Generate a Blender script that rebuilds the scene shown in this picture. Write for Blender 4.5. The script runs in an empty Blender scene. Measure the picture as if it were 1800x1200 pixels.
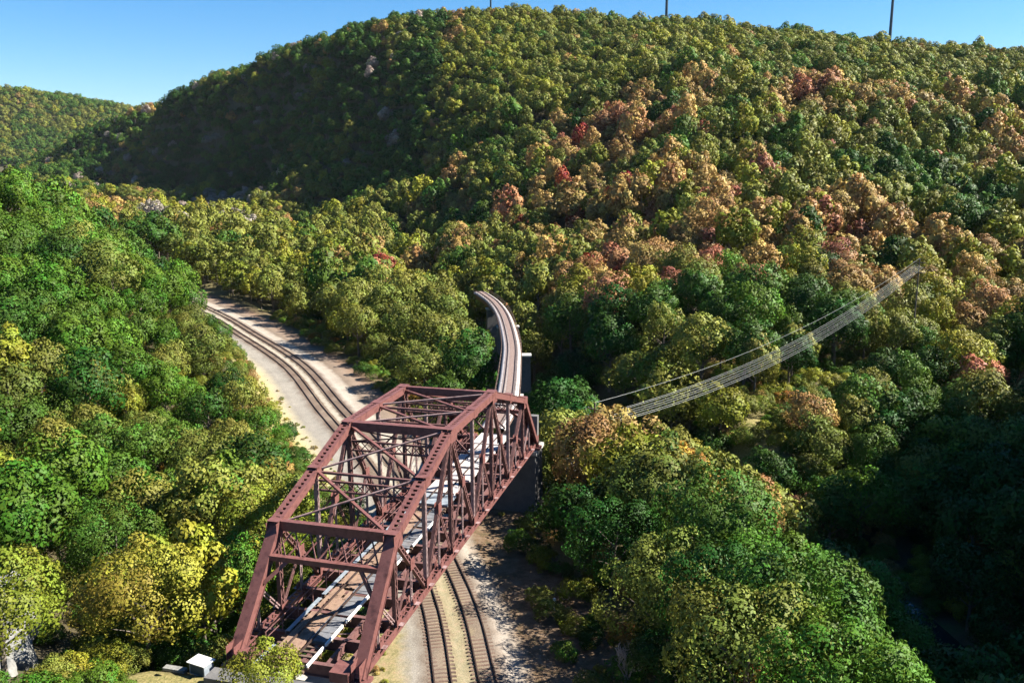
import bpy, math, random
import numpy as np
from mathutils import Vector, Matrix
R = math.radians
sc = bpy.context.scene
col = sc.collection
rng = np.random.default_rng(7)
random.seed(7)

# ------------------------------------------------------------------ camera, sky, sun, exposure
cam = bpy.data.objects.new('camera', bpy.data.cameras.new('camera'))
col.objects.link(cam); sc.camera = cam
cam.location = (0, 0, 45)
cam.rotation_euler = (math.pi/2-.199, 0, 0)
cam.matrix_world = Matrix.Translation((0, 0, 45)) @ (Matrix.Rotation(math.pi/2-.199, 4, 'X') @ Matrix.Rotation(-.004, 4, 'Z'))
cam.data.sensor_width = 36; cam.data.lens = 30.0
cam.data.clip_start = .5; cam.data.clip_end = 12000

SUN_AZ, SUN_EL = R(85), R(41)
world = bpy.data.worlds.new('World'); sc.world = world; world.use_nodes = True
wn = world.node_tree
sky = wn.nodes.new('ShaderNodeTexSky'); sky.sky_type = 'NISHITA'; sky.sun_disc = False
sky.sun_elevation = SUN_EL; sky.sun_rotation = SUN_AZ
sky.altitude = 300; sky.air_density = 1.0; sky.dust_density = .3; sky.ozone_density = 5.0
hsv = wn.nodes.new('ShaderNodeHueSaturation'); hsv.inputs['Saturation'].default_value = 1.3
wn.links.new(sky.outputs[0], hsv.inputs['Color'])
wn.links.new(hsv.outputs[0], wn.nodes['Background'].inputs[0])
wn.nodes['Background'].inputs[1].default_value = .052
sun = bpy.data.objects.new('sun', bpy.data.lights.new('sun', 'SUN')); col.objects.link(sun)
sun.data.energy = 5.0; sun.data.angle = R(.5); sun.data.color = (1, .93, .82)
sd = Vector((math.sin(SUN_AZ)*math.cos(SUN_EL), math.cos(SUN_AZ)*math.cos(SUN_EL), math.sin(SUN_EL)))
sun.rotation_euler = sd.to_track_quat('Z', 'Y').to_euler()
sun.location = sd*300
sc.view_settings.view_transform = 'Standard'; sc.view_settings.look = 'None'
sc.view_settings.gamma = 1; sc.view_settings.exposure = 1.76
sc.view_settings.use_curve_mapping = False
sc.cycles.max_bounces = 4; sc.cycles.diffuse_bounces = 1; sc.cycles.transmission_bounces = 2
sc.cycles.transparent_max_bounces = 4

# ------------------------------------------------------------------ helpers
class MB:
    """collects boxes, bars, tubes, strips; build() links them as one mesh object"""
    def __init__(s): s.v = []; s.f = []
    def add(s, vs, fs):
        n = len(s.v); s.v += [tuple(v) for v in vs]; s.f += [tuple(i+n for i in f) for f in fs]
    def frame(s, o, ax, ay, az, x0, x1, y0, y1, z0, z1):
        o = Vector(o); vs = [o+ax*x+ay*y+az*z for x in (x0, x1) for y in (y0, y1) for z in (z0, z1)]
        s.add(vs, [(0, 1, 3, 2), (4, 6, 7, 5), (0, 4, 5, 1), (2, 3, 7, 6), (0, 2, 6, 4), (1, 5, 7, 3)])
    def box(s, x0, x1, y0, y1, z0, z1):
        s.frame((0, 0, 0), Vector((1, 0, 0)), Vector((0, 1, 0)), Vector((0, 0, 1)), x0, x1, y0, y1, z0, z1)
    def bar(s, a, b, w, h, up=(0, 0, 1), ow=0, oh=0):
        a = Vector(a); b = Vector(b); x = (b-a); L = x.length
        if L < 1e-6: return
        x /= L; up = Vector(up)
        y = up.cross(x)
        if y.length < 1e-4: y = Vector((0, 1, 0)).cross(x)
        y.normalize(); z = x.cross(y)
        s.frame(a, x, y, z, 0, L, ow-w/2, ow+w/2, oh-h/2, oh+h/2)
    def tube(s, pts, rad, n=6, cap=True):
        pts = [Vector(p) for p in pts]; rings = []; base = len(s.v)
        for i, p in enumerate(pts):
            d = (pts[min(i+1, len(pts)-1)]-pts[max(i-1, 0)]).normalized()
            u = d.cross(Vector((.31, .95, .05)) if abs(d.y) < .9 else Vector((1, 0, 0))).normalized(); w = d.cross(u)
            r = rad[i] if hasattr(rad, '__len__') else rad
            for k in range(n):
                a = 2*math.pi*k/n; s.v.append(tuple(p+(u*math.cos(a)+w*math.sin(a))*r))
        for i in range(len(pts)-1):
            for k in range(n):
                a = base+i*n+k; b = base+i*n+(k+1) % n; s.f.append((a, b, b+n, a+n))
        if cap:
            s.f.append(tuple(base+k for k in reversed(range(n)))); s.f.append(tuple(base+(len(pts)-1)*n+k for k in range(n)))
    def mesh(s, name, mat):
        me = bpy.data.meshes.new(name); me.from_pydata(s.v, [], s.f); me.update()
        if mat: me.materials.append(mat)
        return me
    def build(s, name, mat, parent=None, loc=None):
        return link(name, s.mesh(name, mat), parent, loc)
def link(name, me, parent=None, loc=None):
    o = bpy.data.objects.new(name, me); col.objects.link(o)
    if parent: o.parent = parent
    if loc is not None: o.location = loc
    return o
def tag(o, label=None, cat=None, group=None, kind=None):
    if label: o['label'] = label
    if cat: o['category'] = cat
    if group: o['group'] = group
    if kind: o['kind'] = kind
    return o
def empty(name, loc=(0, 0, 0), label=None, cat=None, group=None):
    o = link(name, None); o.location = loc; o.empty_display_size = .5
    return tag(o, label, cat, group)
def np_mesh(name, V, F, mat=None, attrs=None, smooth=False, normals=None):
    """V (n,3), F (m,k) numpy arrays"""
    me = bpy.data.meshes.new(name); k = F.shape[1]
    me.vertices.add(len(V)); me.vertices.foreach_set('co', np.asarray(V, np.float32).ravel())
    me.loops.add(F.size); me.loops.foreach_set('vertex_index', F.astype(np.int32).ravel())
    me.polygons.add(len(F)); me.polygons.foreach_set('loop_start', np.arange(0, F.size, k, dtype=np.int32))
    if smooth: me.polygons.foreach_set('use_smooth', np.ones(len(F), bool))
    for nm, (dom, arr) in (attrs or {}).items():
        a = me.attributes.new(nm, 'FLOAT', dom); a.data.foreach_set('value', np.asarray(arr, np.float32))
    me.update(calc_edges=True); me.validate()
    if normals is not None: me.normals_split_custom_set_from_vertices(normals.tolist())
    if mat: me.materials.append(mat)
    return me

# ------------------------------------------------------------------ materials
class NT:
    def __init__(s, name):
        s.m = bpy.data.materials.new(name); s.m.use_nodes = True; s.t = s.m.node_tree; s.b = s.t.nodes['Principled BSDF']
        s.b.inputs['Specular IOR Level'].default_value = .3
    def n(s, typ, **kw):
        nd = s.t.nodes.new(typ)
        for k, v in kw.items():
            if k.startswith('i_'): nd.inputs[k[2:].replace('_', ' ')].default_value = v
            elif k.startswith('j'): nd.inputs[int(k[1:])].default_value = v
            else: setattr(nd, k, v)
        return nd
    def l(s, a, b): s.t.links.new(a, b)
    def noise(s, scale, detail=4, rough=.55, vec=None):
        nd = s.n('ShaderNodeTexNoise', i_Scale=scale, i_Detail=detail, i_Roughness=rough)
        if vec is None: vec = s.n('ShaderNodeTexCoord').outputs['Object']
        s.l(vec, nd.inputs['Vector']); return nd.outputs['Fac']
    def ramp(s, fac, stops):
        nd = s.n('ShaderNodeValToRGB'); cr = nd.color_ramp
        while len(cr.elements) < len(stops): cr.elements.new(.5)
        for e, (p, c) in zip(cr.elements, stops): e.position = p; e.color = (*c, 1) if hasattr(c, '__len__') else (c, c, c, 1)
        s.l(fac, nd.inputs['Fac']); return nd.outputs['Color']
    def mix(s, fac, a, b, mode='MIX'):
        nd = s.n('ShaderNodeMix', data_type='RGBA', blend_type=mode)
        for v, i in ((fac, 0), (a, 6), (b, 7)):
            if hasattr(v, 'node'): s.l(v, nd.inputs[i])
            else: nd.inputs[i].default_value = v if i == 0 else (*v, 1)
        return nd.outputs[2]
    def math(s, op, a, b=0.0):
        nd = s.n('ShaderNodeMath', operation=op)
        for v, i in ((a, 0), (b, 1)):
            if hasattr(v, 'node'): s.l(v, nd.inputs[i])
            else: nd.inputs[i].default_value = v
        return nd.outputs[0]
    def color(s, c): s.l(c, s.b.inputs['Base Color'])
    def bump(s, h, dist=.05, strength=.6):
        nd = s.n('ShaderNodeBump', i_Strength=strength, i_Distance=dist); s.l(h, nd.inputs['Height']); s.l(nd.outputs[0], s.b.inputs['Normal'])
def world_pos(m): return m.n('ShaderNodeNewGeometry').outputs['Position']

def mottled(name, c1, c2, scale=3, rough=.8, bump=.02, c3=None, fine=25, spec=.3, metal=0):
    m = NT(name); p = world_pos(m)
    a = m.noise(scale, 5, .6, p); f = m.noise(fine, 3, .6, p)
    st = [(.3, c1), (.7, c2)] if c3 is None else [(.28, c1), (.5, c2), (.72, c3)]
    c = m.ramp(a, st); c = m.mix(.35, c, m.ramp(f, [(.3, .25), (.7, 1.0)]), 'MULTIPLY')
    m.color(c); m.b.inputs['Roughness'].default_value = rough; m.b.inputs['Specular IOR Level'].default_value = spec
    m.b.inputs['Metallic'].default_value = metal
    m.bump(f, bump)
    return m.m
M = {}
M['steel'] = mottled('maroon_steel', (.070, .028, .026), (.175, .074, .066), 1.3, .55, .01, (.115, .045, .038), 14)
M['steel_dark'] = mottled('weathered_lacing_steel', (.085, .035, .033), (.16, .08, .074), 1.5, .7, .01, (.07, .035, .03), 14)
M['steel_pale'] = mottled('faded_bracing_steel', (.17, .11, .11), (.30, .21, .205), 1.2, .65, .01, (.13, .07, .065), 14)
M['galv'] = mottled('galvanised_steel', (.17, .20, .24), (.30, .34, .37), 2, .5, .01)
M['shaded_concrete'] = mottled('shade_tinted_concrete', (.075, .075, .08), (.15, .145, .14), .5, .95, .03, (.10, .10, .10), 7)  # concrete with shade put into its colour, for the dark pier and abutment faces
M['concrete'] = mottled('aged_concrete', (.30, .29, .26), (.48, .46, .41), .7, .9, .03, (.38, .35, .30), 9)  # lighter copy of the concrete for the sunlit caps
M['rust_rail'] = mottled('rusty_rail_steel', (.035, .022, .018), (.07, .045, .035), 3, .55, .01)
M['sleeper'] = mottled('old_sleepers', (.07, .05, .04), (.15, .10, .075), 1.1, .9, .02, (.10, .06, .045), 10)
M['timber'] = mottled('weathered_timber', (.13, .08, .06), (.27, .18, .125), 1.3, .85, .02, (.19, .11, .085), 12)
M['white_paint'] = mottled('white_painted_metal', (.72, .72, .70), (.82, .82, .80), 2, .5, .003)
M['bark'] = mottled('grey_brown_bark', (.10, .08, .06), (.19, .16, .13), 2, .95, .05, None, 9)
M['twig'] = mottled('bare_grey_twigs', (.26, .225, .21), (.40, .35, .33), 1, .9, .02)
M['rock'] = mottled('pale_grey_rock', (.10, .10, .095), (.24, .24, .225), .8, .95, .12, (.18, .18, .165), 4)
M['tower'] = mottled('dark_blue_grey_tower_paint', (.02, .05, .08), (.03, .07, .10), .1, .5, .0)
M['wire'] = mottled('aluminium_conductor', (.20, .22, .21), (.30, .32, .31), .5, .45, .0)

def leaf_mat():
    m = NT('autumn_leaves')
    t = m.n('ShaderNodeAttribute', attribute_type='INSTANCER', attribute_name='tint')
    v = m.n('ShaderNodeAttribute', attribute_type='GEOMETRY', attribute_name='leafvar')
    lb = m.n('ShaderNodeAttribute', attribute_type='GEOMETRY', attribute_name='lobevar')
    br = m.ramp(v.outputs['Fac'], [(0, .62), (.5, .97), (1, 1.42)])
    c = m.mix(1, t.outputs['Color'], br, 'MULTIPLY')
    h = m.n('ShaderNodeHueSaturation', j3=1.0)
    m.l(c, h.inputs['Color'])
    hue = m.n('ShaderNodeMapRange', j3=.488, j4=.538); m.l(lb.outputs['Fac'], hue.inputs[0]); m.l(hue.outputs[0], h.inputs['Hue'])
    va = m.n('ShaderNodeMapRange', j3=.8, j4=1.25); m.l(lb.outputs['Fac'], va.inputs[0]); m.l(va.outputs[0], h.inputs['Value'])
    m.color(h.outputs[0]); m.b.inputs['Roughness'].default_value = .55; m.b.inputs['Specular IOR Level'].default_value = .12
    tr = m.n('ShaderNodeBsdfTranslucent'); m.l(h.outputs[0], tr.inputs[0])
    ms = m.n('ShaderNodeMixShader', j0=.12); m.l(m.b.outputs[0], ms.inputs[1]); m.l(tr.outputs[0], ms.inputs[2])
    m.l(ms.outputs[0], m.t.nodes['Material Output'].inputs['Surface'])
    return m.m
M['leaf'] = leaf_mat()

# ------------------------------------------------------------------ terrain
ANCH = np.array([[float(v) for v in s.split(',')] for s in '''30.6,150,1.2;39.3,195,5.5;50.7,255,14.5;65.7,335,31;84.2,435,58.3;108,565,101.2;131.2,690,135.4;151.6,800,164;61.7,165,-1.8;75.7,205,4.2;94.7,260,14.2;122.2,340,31;156.2,440,58.6;203.8,580,96;244.6,700,128.5;275.3,790,150.5;71.7,128,-13.5;82.7,150,-9.3;95.2,175,-3.8;113.8,212,3.3;143.1,270,13.5;183,350,30.9;229.8,445,58.9;307,600,94.5;386.7,760,132.2;108.6,150,-9.3;155,220,2.2;240.2,350,30.9;403,600,94.5;495.1,740,122.8;12.9,190,-1.6;15.6,232,0.6;21.2,320,10.2;27.5,420,30.8;34.2,530,64.2;41.4,650,111.7;46.9,740,143.4;53.6,850,177.4;-11.2,335,-1.9;-13.6,410,4.2;-15.9,485,30.7;-18.2,565,66.3;-21.8,685,116;-27.1,860,180.6;-43.7,470,-7.5;-51.3,560,30.6;-56.9,630,70.4;-65.1,730,120.7;-76,860,178.6;-128.6,650,1;-138.3,705,30.4;-146.7,755,63.9;-157.8,820,107.5;-171.1,900,166;-104.8,740,86.4;-122.3,880,176.2;-235.1,960,158.1;-242.6,820,6.4;-255.9,870,30.1;-270.8,930,77.2;-287,1000,151.2;-299.7,870,13.3;-318.4,930,41.9;-336.5,990,77.1;-354.5,1055,139.7;-366.1,930,13.3;-391.7,1000,36.3;-407.9,1050,79.2;-423.8,1100,126.7;-516,1050,17.7;-561.7,1150,51.7;-592.2,1220,89.9;-718.8,1250,31.9;-449.4,1040,21.8;-479.8,1120,68.9;-506,1190,115.3;-639.8,1180,33.4;-696.5,1290,60.7;-895.8,1300,4.3;191.4,1000,148.8;493.1,960,114.6;66.8,1050,167.4;-94.6,1060,162.3;-348.1,1200,113;-695.3,1420,38.3;-211.1,1100,147;-1269.8,2200,235.5;-1193.8,2050,132.3;-1113.5,1900,64.8;-1159.1,2200,215.1;-1063.9,2000,104.6;-1616.3,2200,276;-1484.4,2000,154.9;-971,2200,185;-891,2000,79.3;-729.8,2250,113.8;-1457.7,2500,138.7;-1855.5,2500,185.7;-163.8,260,28.6;-111.3,175,22.4;-73.1,112,11.4;-55,82,5.8;-44.2,64,2.3;-153.4,260,29.9;-107.3,180,22;-70.4,115,10.8;-52.8,84,5.1;-42.7,66,1.3;-180.4,240,33.6;-100.3,130,16.7;-64.3,80,6.5;-131.6,250,25.9;-98.3,185,19.2;-65.3,120,9.8;-49.2,88,3.7;-37.9,66,1.3;-88.5,190,17.3;-61.9,130,8.8;-45,92,3.3;-35.2,70,0.4;-64.4,160,13.7;-51.4,125,5.4;-38,90,0.7;-31,72,-0.6;-44.5,130,5.2;-34.9,100,1.6;-28.5,80,-0.5;-36.3,122,1.2;-30.3,100,-1.1;-42,66,12;-38.6,59.2,9;-24,57.5,8.4;-27,54,8.4;-18,54,8.4;-50,50,15;-25,40,8;-15,30,8;-60,30,16;0,-40,20;-80,-40,30;60,-40,30;-150,330,8;-190,420,10;-300,500,14;-130,300,6;-250,350,20;-230,750,6;-330,950,10;-450,900,25;-600,1100,40;-170,560,4;-500,600,40;-6,69,0;0,50,0;4,30,0;-9,82,0;-15,100,0;-22,120,0;-37,157,0;-53,195,0;-80,238,0;-96,275,0;-115,310,1;-25,160,0;-35,200,0;-55,250,0;-20,230,-1;-60,320,1;-30,340,0;-100,430,2;-5,100,0;8,100,0;10,70,1;20,85,1;25,60,2;20,110,-2;10,125,-3;-15,140,0;15,45,2;35,40,0;48,102,-13;50,90,-13;43,122,-12;24,150,-8;8,190,-7;-8,250,-6;50,70,-12;54,40,-12;44,95,-13;27,60,2;28,80,0;27,95,-1;26,108,-3;74,68,8;95,70,50;84,105,6;100,107,38;120,110,62;130,60,75;135,105,62;170,80,95;170,140,60;110,142,16;130,145,42;200,40,90;220,150,60;88,130,-6;110,30,40;160,-20,70;260,250,60'''.split(';')])  # includes an unseen spur on the right, raised to keep the ravine in shade
_C2 = 14.0**2
def _ker(r2): return np.sqrt(r2+_C2)
_n = len(ANCH)
_K = _ker(((ANCH[:, None, :2]-ANCH[None, :, :2])**2).sum(-1))-np.eye(_n)
_P = np.c_[np.ones(_n), ANCH[:, :2]/100]
_w = np.linalg.solve(np.block([[_K, _P], [_P.T, np.zeros((3, 3))]]), np.r_[ANCH[:, 2], 0, 0, 0])
def resample(pts, step):
    """Catmull-Rom through pts, then even steps"""
    p = np.array(pts, float); p = np.vstack([2*p[0]-p[1], p, 2*p[-1]-p[-2]]); out = []
    for i in range(1, len(p)-2):
        t = np.linspace(0, 1, 24, endpoint=False)[:, None]
        out.append(.5*(2*p[i]+(p[i+1]-p[i-1])*t+(2*p[i-1]-5*p[i]+4*p[i+1]-p[i+2])*t**2+(3*p[i]-p[i-1]-3*p[i+1]+p[i+2])*t**3))
    out.append(p[-2:-1]); q = np.vstack(out)
    s = np.r_[0, np.cumsum(np.linalg.norm(np.diff(q, axis=0), axis=1))]
    ss = np.linspace(0, s[-1], max(2, int(s[-1]/step)+1))
    return np.stack([np.interp(ss, s, q[:, k]) for k in range(q.shape[1])], 1)
def perp(P):
    d = np.gradient(P[:, :2], axis=0); d /= np.linalg.norm(d, axis=1)[:, None]
    return d, np.stack([d[:, 1], -d[:, 0]], 1)          # direction, right-hand normal
def dist_to(x, y, P):
    """distance, signed lateral (+ right), index of the nearest point of the polyline P"""
    x = np.asarray(x, float); sh = x.shape; x = x.ravel(); y = np.asarray(y, float).ravel()
    best = np.full(x.shape, 1e18); ix = np.zeros(x.shape, int)
    for i in range(len(P)):
        d = (x-P[i, 0])**2+(y-P[i, 1])**2; m = d < best; best[m] = d[m]; ix[m] = i
    _, nr = perp(P)
    lat = (x-P[ix, 0])*nr[ix, 0]+(y-P[ix, 1])*nr[ix, 1]
    return np.sqrt(best).reshape(sh), lat.reshape(sh), ix.reshape(sh)
# centre line between the two tracks, viaduct centre line, river
TRK = resample([(2, 20), (-1.2, 45), (-4.3, 68.7), (-8.2, 88), (-19, 122), (-34.5, 157), (-51.3, 195), (-75.5, 236), (-92, 263), (-118, 300), (-150, 340)], 2.0)
VIA = resample([(-2.75, 111.7), (-1.2, 122), (-.7, 131.3), (-.25, 150), (-.2, 170.6), (-1.8, 201), (-4.4, 223), (-7.6, 238), (-9.3, 244)], 1.5)
RIV = resample([(-430, 900), (-250, 720), (-140, 545), (-62, 400), (-20, 280), (2, 205), (20, 158), (38, 128), (46, 106), (48, 85), (50, 55), (54, 10), (58, -60)], 6.0)
PWR = resample([(13, 117), (50, 151), (91, 188)], 4.0)
BO = np.array([-16.02, 56.95]); BYAW = .261
BD = np.array([math.sin(BYAW), math.cos(BYAW)]); BN = np.array([-math.cos(BYAW), math.sin(BYAW)])
def bridge_sl(x, y):
    dx = x-BO[0]; dy = y-BO[1]; return dx*BD[0]+dy*BD[1], dx*BN[0]+dy*BN[1]
def sstep(a, b, x):
    t = np.clip((x-a)/(b-a), 0, 1); return t*t*(3-2*t)
def vnoise(x, y, seed=0):
    """value noise in 0..1"""
    xi = np.floor(x).astype(np.int64); yi = np.floor(y).astype(np.int64); fx = x-xi; fy = y-yi
    fx = fx*fx*(3-2*fx); fy = fy*fy*(3-2*fy)
    def h(a, b):
        v = np.sin(a*127.1+b*311.7+seed*74.7)*43758.5453; return v-np.floor(v)
    return (h(xi, yi)*(1-fx)+h(xi+1, yi)*fx)*(1-fy)+(h(xi, yi+1)*(1-fx)+h(xi+1, yi+1)*fx)*fy
def ground(x, y):
    x = np.asarray(x, float); y = np.asarray(y, float)
    z = _w[_n]+_w[_n+1]*x/100+_w[_n+2]*y/100
    for i in range(_n): z = z+_w[i]*_ker((x-ANCH[i, 0])**2+(y-ANCH[i, 1])**2)
    z = z+(vnoise(x/9, y/9, 3)-.5)*1.2+(vnoise(x/60, y/60, 4)-.5)*6*sstep(250, 500, y)
    dr, _, _ = dist_to(x, y, RIV)
    kr = 1-sstep(5, 16, dr); z = z*(1-kr)-14.5*kr
    dt, lat, _ = dist_to(x, y, TRK)
    k = 1-sstep(0, 7, np.where(lat > 0, dt-14, dt-9.5))
    z = z*(1-k)+(-.12)*k
    s, l = bridge_sl(x, y)                                   # approach embankment behind the near abutment
    ks = (1-sstep(-1.5, -.6, s))*sstep(-60, -30, s)*np.where(l > 0, 1-sstep(9.5, 15, l), 1-sstep(5.8, 8, -l))
    z = z*(1-ks)+8.3*ks
    return z
def gz(x, y): return float(ground(np.array([x]), np.array([y]))[0])
# ------------------------------------------------------------------ ground, water, yard
def ground_mat():
    m = NT('forest_floor'); p = world_pos(m)
    a = m.noise(.15, 6, .65, p); f = m.noise(3, 4, .7, p)
    c = m.ramp(a, [(.3, (.035, .032, .015)), (.5, (.075, .06, .03)), (.68, (.06, .075, .022))])
    c = m.mix(.6, c, m.ramp(f, [(.3, .35), (.7, 1.3)]), 'MULTIPLY')
    g = m.n('ShaderNodeAttribute', attribute_name='grass')
    gc = m.ramp(f, [(.3, (.11, .12, .03)), (.55, (.26, .22, .08)), (.75, (.38, .31, .15))])
    c = m.mix(g.outputs['Fac'], c, gc); m.color(c); m.b.inputs['Roughness'].default_value = .95; m.bump(f, .3)
    return m.m
def axis(segs):
    out = []
    for a, b, st in segs: out += list(np.arange(a, b, st))
    return np.array(out+[segs[-1][1]])
gx = axis([(-2100, -900, 60), (-900, -300, 20), (-300, -90, 7), (-90, 100, 1.6), (100, 300, 7), (300, 900, 20), (900, 1800, 60)])
gy = axis([(-90, 30, 8), (30, 210, 1.6), (210, 420, 5), (420, 1300, 14), (1300, 3600, 50)])
GX, GY = np.meshgrid(gx, gy); GZ = ground(GX, GY)
ix = np.arange(len(gx)*len(gy)).reshape(len(gy), len(gx))
F = np.stack([ix[:-1, :-1], ix[:-1, 1:], ix[1:, 1:], ix[1:, :-1]], -1).reshape(-1, 4)
dt_, lt_, _ = dist_to(GX, GY, TRK); bs_, bl_ = bridge_sl(GX, GY)
grass = (1-sstep(12, 19, dt_))*(lt_ < 0)+(1-sstep(18, 26, dt_))*(lt_ > 0)*.35
grass = np.maximum(grass, .75*(1-sstep(4, 9, dist_to(GX, GY, PWR)[0])))
grass = np.maximum(grass, .7*(bs_ < 0)*(np.abs(bl_) < 13)*(bs_ > -20))
gnd = link('ground', np_mesh('ground', np.stack([GX, GY, GZ], -1).reshape(-1, 3), F, ground_mat(), {'grass': ('POINT', grass.ravel())}, True))
tag(gnd, kind='structure')
def strip(P, offs, zs):
    """cross-section (offset, z) swept along P; returns verts, faces, lateral"""
    _, nr = perp(P); n = len(P); m = len(offs)
    V = np.zeros((n, m, 3)); V[..., :2] = P[:, None, :2]+nr[:, None, :]*np.array(offs)[None, :, None]; V[..., 2] = np.array(zs)[None, :]
    i = np.arange(n*m).reshape(n, m)
    Fc = np.stack([i[:-1, :-1], i[:-1, 1:], i[1:, 1:], i[1:, :-1]], -1).reshape(-1, 4)
    return V.reshape(-1, 3), Fc, np.repeat(np.array(offs)[None], n, 0).ravel()
def water_mat():
    m = NT('dark_river_water'); p = world_pos(m); m.color(m.ramp(m.noise(.1, 3, .5, p), [(0, (.008, .014, .016)), (1, (.015, .022, .022))]))
    m.b.inputs['Roughness'].default_value = .12; m.b.inputs['Specular IOR Level'].default_value = .5; m.bump(m.noise(1.5, 4, .6, p), .06, .4); return m.m
V, Fc, _ = strip(RIV, [-9, -5, 0, 5, 9], [-13.6]*5)
tag(link('river', np_mesh('river', V, Fc, water_mat())), kind='structure')

def yard_mat():
    m = NT('ballast_and_dirt'); p = world_pos(m)
    la = m.n('ShaderNodeAttribute', attribute_name='lateral').outputs['Fac']
    w = m.math('SUBTRACT', m.noise(.5, 4, .6, p), .5); la = m.math('ADD', la, m.math('MULTIPLY', w, 2.2))
    x = m.math('DIVIDE', m.math('ADD', la, 14), 28)      # -14..14 -> 0..1
    P = lambda v: (v+14)/28
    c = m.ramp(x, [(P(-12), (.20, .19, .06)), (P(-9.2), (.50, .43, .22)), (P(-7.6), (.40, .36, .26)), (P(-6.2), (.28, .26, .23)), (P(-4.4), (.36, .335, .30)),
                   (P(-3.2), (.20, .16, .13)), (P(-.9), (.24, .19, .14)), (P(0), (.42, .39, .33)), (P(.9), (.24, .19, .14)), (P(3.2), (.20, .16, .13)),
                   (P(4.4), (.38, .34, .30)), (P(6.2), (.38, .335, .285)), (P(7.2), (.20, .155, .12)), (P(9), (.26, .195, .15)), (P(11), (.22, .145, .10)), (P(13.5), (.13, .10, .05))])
    sx0 = m.n('ShaderNodeSeparateXYZ'); m.l(p, sx0.inputs[0])
    n0 = m.n('ShaderNodeMapRange', j1=130.0, j2=105.0); m.l(sx0.outputs[1], n0.inputs[0])
    l0 = m.n('ShaderNodeMapRange', j1=4.9, j2=6.4); m.l(la, l0.inputs[0])
    lit = m.ramp(m.noise(.7, 5, .7, p), [(.3, (.06, .06, .025)), (.48, (.17, .11, .065)), (.62, (.22, .16, .11)), (.75, (.10, .12, .04))])
    c = m.mix(m.math('MULTIPLY', n0.outputs[0], l0.outputs[0]), c, lit)
    # pale dry grass on the near, inner side of the tracks under the bridge
    sx = m.n('ShaderNodeSeparateXYZ'); m.l(p, sx.inputs[0])
    near = m.n('ShaderNodeMapRange', j1=112.0, j2=86.0); m.l(sx.outputs[1], near.inputs[0])
    lef = m.n('ShaderNodeMapRange', j1=-4.6, j2=-6.0); m.l(la, lef.inputs[0])
    gcol = m.ramp(m.noise(1.3, 5, .7, p), [(.3, (.14, .135, .055)), (.5, (.29, .25, .13)), (.7, (.37, .265, .165))])
    c = m.mix(m.math('MULTIPLY', near.outputs[0], lef.outputs[0]), c, gcol)
    mid = m.n('ShaderNodeMapRange', j1=1.7, j2=.4); m.l(m.math('ABSOLUTE', la), mid.inputs[0])
    c = m.mix(m.math('MULTIPLY', m.math('MULTIPLY', near.outputs[0], mid.outputs[0]), .7), c, gcol)
    f = m.noise(6, 4, .75, p); c = m.mix(.55, c, m.ramp(f, [(.3, .35), (.72, 1.25)]), 'MULTIPLY')
    st = m.noise(.22, 4, .6, p); c = m.mix(.35, c, m.ramp(st, [(.35, .55), (.65, 1.15)]), 'MULTIPLY')
    c = m.mix(1, c, (.86, .84, .80), 'MULTIPLY'); m.color(c); m.b.inputs['Roughness'].default_value = .95; m.bump(f, .08); return m.m
T2 = TRK[(TRK[:, 1] > 40)]
offs = np.array([-13.5, -11, -9, -7.6, -6.6, -5.6, -4.6, -3.9, -3, -2, -1, 0, 1, 2, 3, 3.9, 4.6, 5.6, 6.6, 8, 9.5, 11, 12.5, 14, 16])
zz = np.where(np.abs(offs) < 4.3, .345, np.where(np.abs(offs) < 5.9, .08, .03)); zz[0] = -.3; zz[-1] = -.3; zz[np.abs(offs) < .3] = .14
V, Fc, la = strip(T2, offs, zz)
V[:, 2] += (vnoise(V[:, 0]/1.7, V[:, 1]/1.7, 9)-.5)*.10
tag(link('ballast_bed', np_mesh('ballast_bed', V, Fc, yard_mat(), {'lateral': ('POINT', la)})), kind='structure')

# ------------------------------------------------------------------ railway tracks
def sweep_rail(name, P, off, z, w, h, mat, parent):
    m = MB(); _, nr = perp(P); q = P[:, :2]+nr*off
    pr = [(-w*.5, 0), (-w*.5, h*.25), (-w*.28, h*.4), (-w*.33, h), (w*.33, h), (w*.28, h*.4), (w*.5, h*.25), (w*.5, 0)]
    n = len(q)
    for i in range(n):
        for a, b in pr: m.v.append((q[i, 0]+nr[i, 0]*a, q[i, 1]+nr[i, 1]*a, z+b))
    for i in range(n-1):
        for k in range(8):
            a = i*8+k; b = i*8+(k+1) % 8; m.f.append((a, b, b+8, a+8))
    return m.build(name, mat, parent)
for c0, lab in ((-1.98, 'left of the two parallel railway tracks passing beneath the truss bridge'), (1.98, 'right of the two parallel railway tracks, the one nearer the gravel lane and viaduct')):
    t = empty('railway_track', (0, 0, 0), lab, 'railway track', 'parallel railway tracks in the valley')
    P = T2
    for s_ in (-.76, .76): sweep_rail('rail', P, c0+s_, .36, .17, .19, M['rust_rail'], t)
    m = MB(); Q = resample(T2[:, :2], .62); d, nr = perp(Q)
    for i in range(len(Q)):
        if Q[i, 1] > 260: break
        o = (*(Q[i]+nr[i]*(c0+random.uniform(-.06, .06))), .24)
        m.frame(o, Vector((*nr[i], 0)), Vector((*d[i], 0)), Vector((0, 0, 1)), -1.28, 1.28, -.12, .12, 0, .135)
    tag(m.build('sleepers', M['sleeper'], t), kind='stuff')

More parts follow.
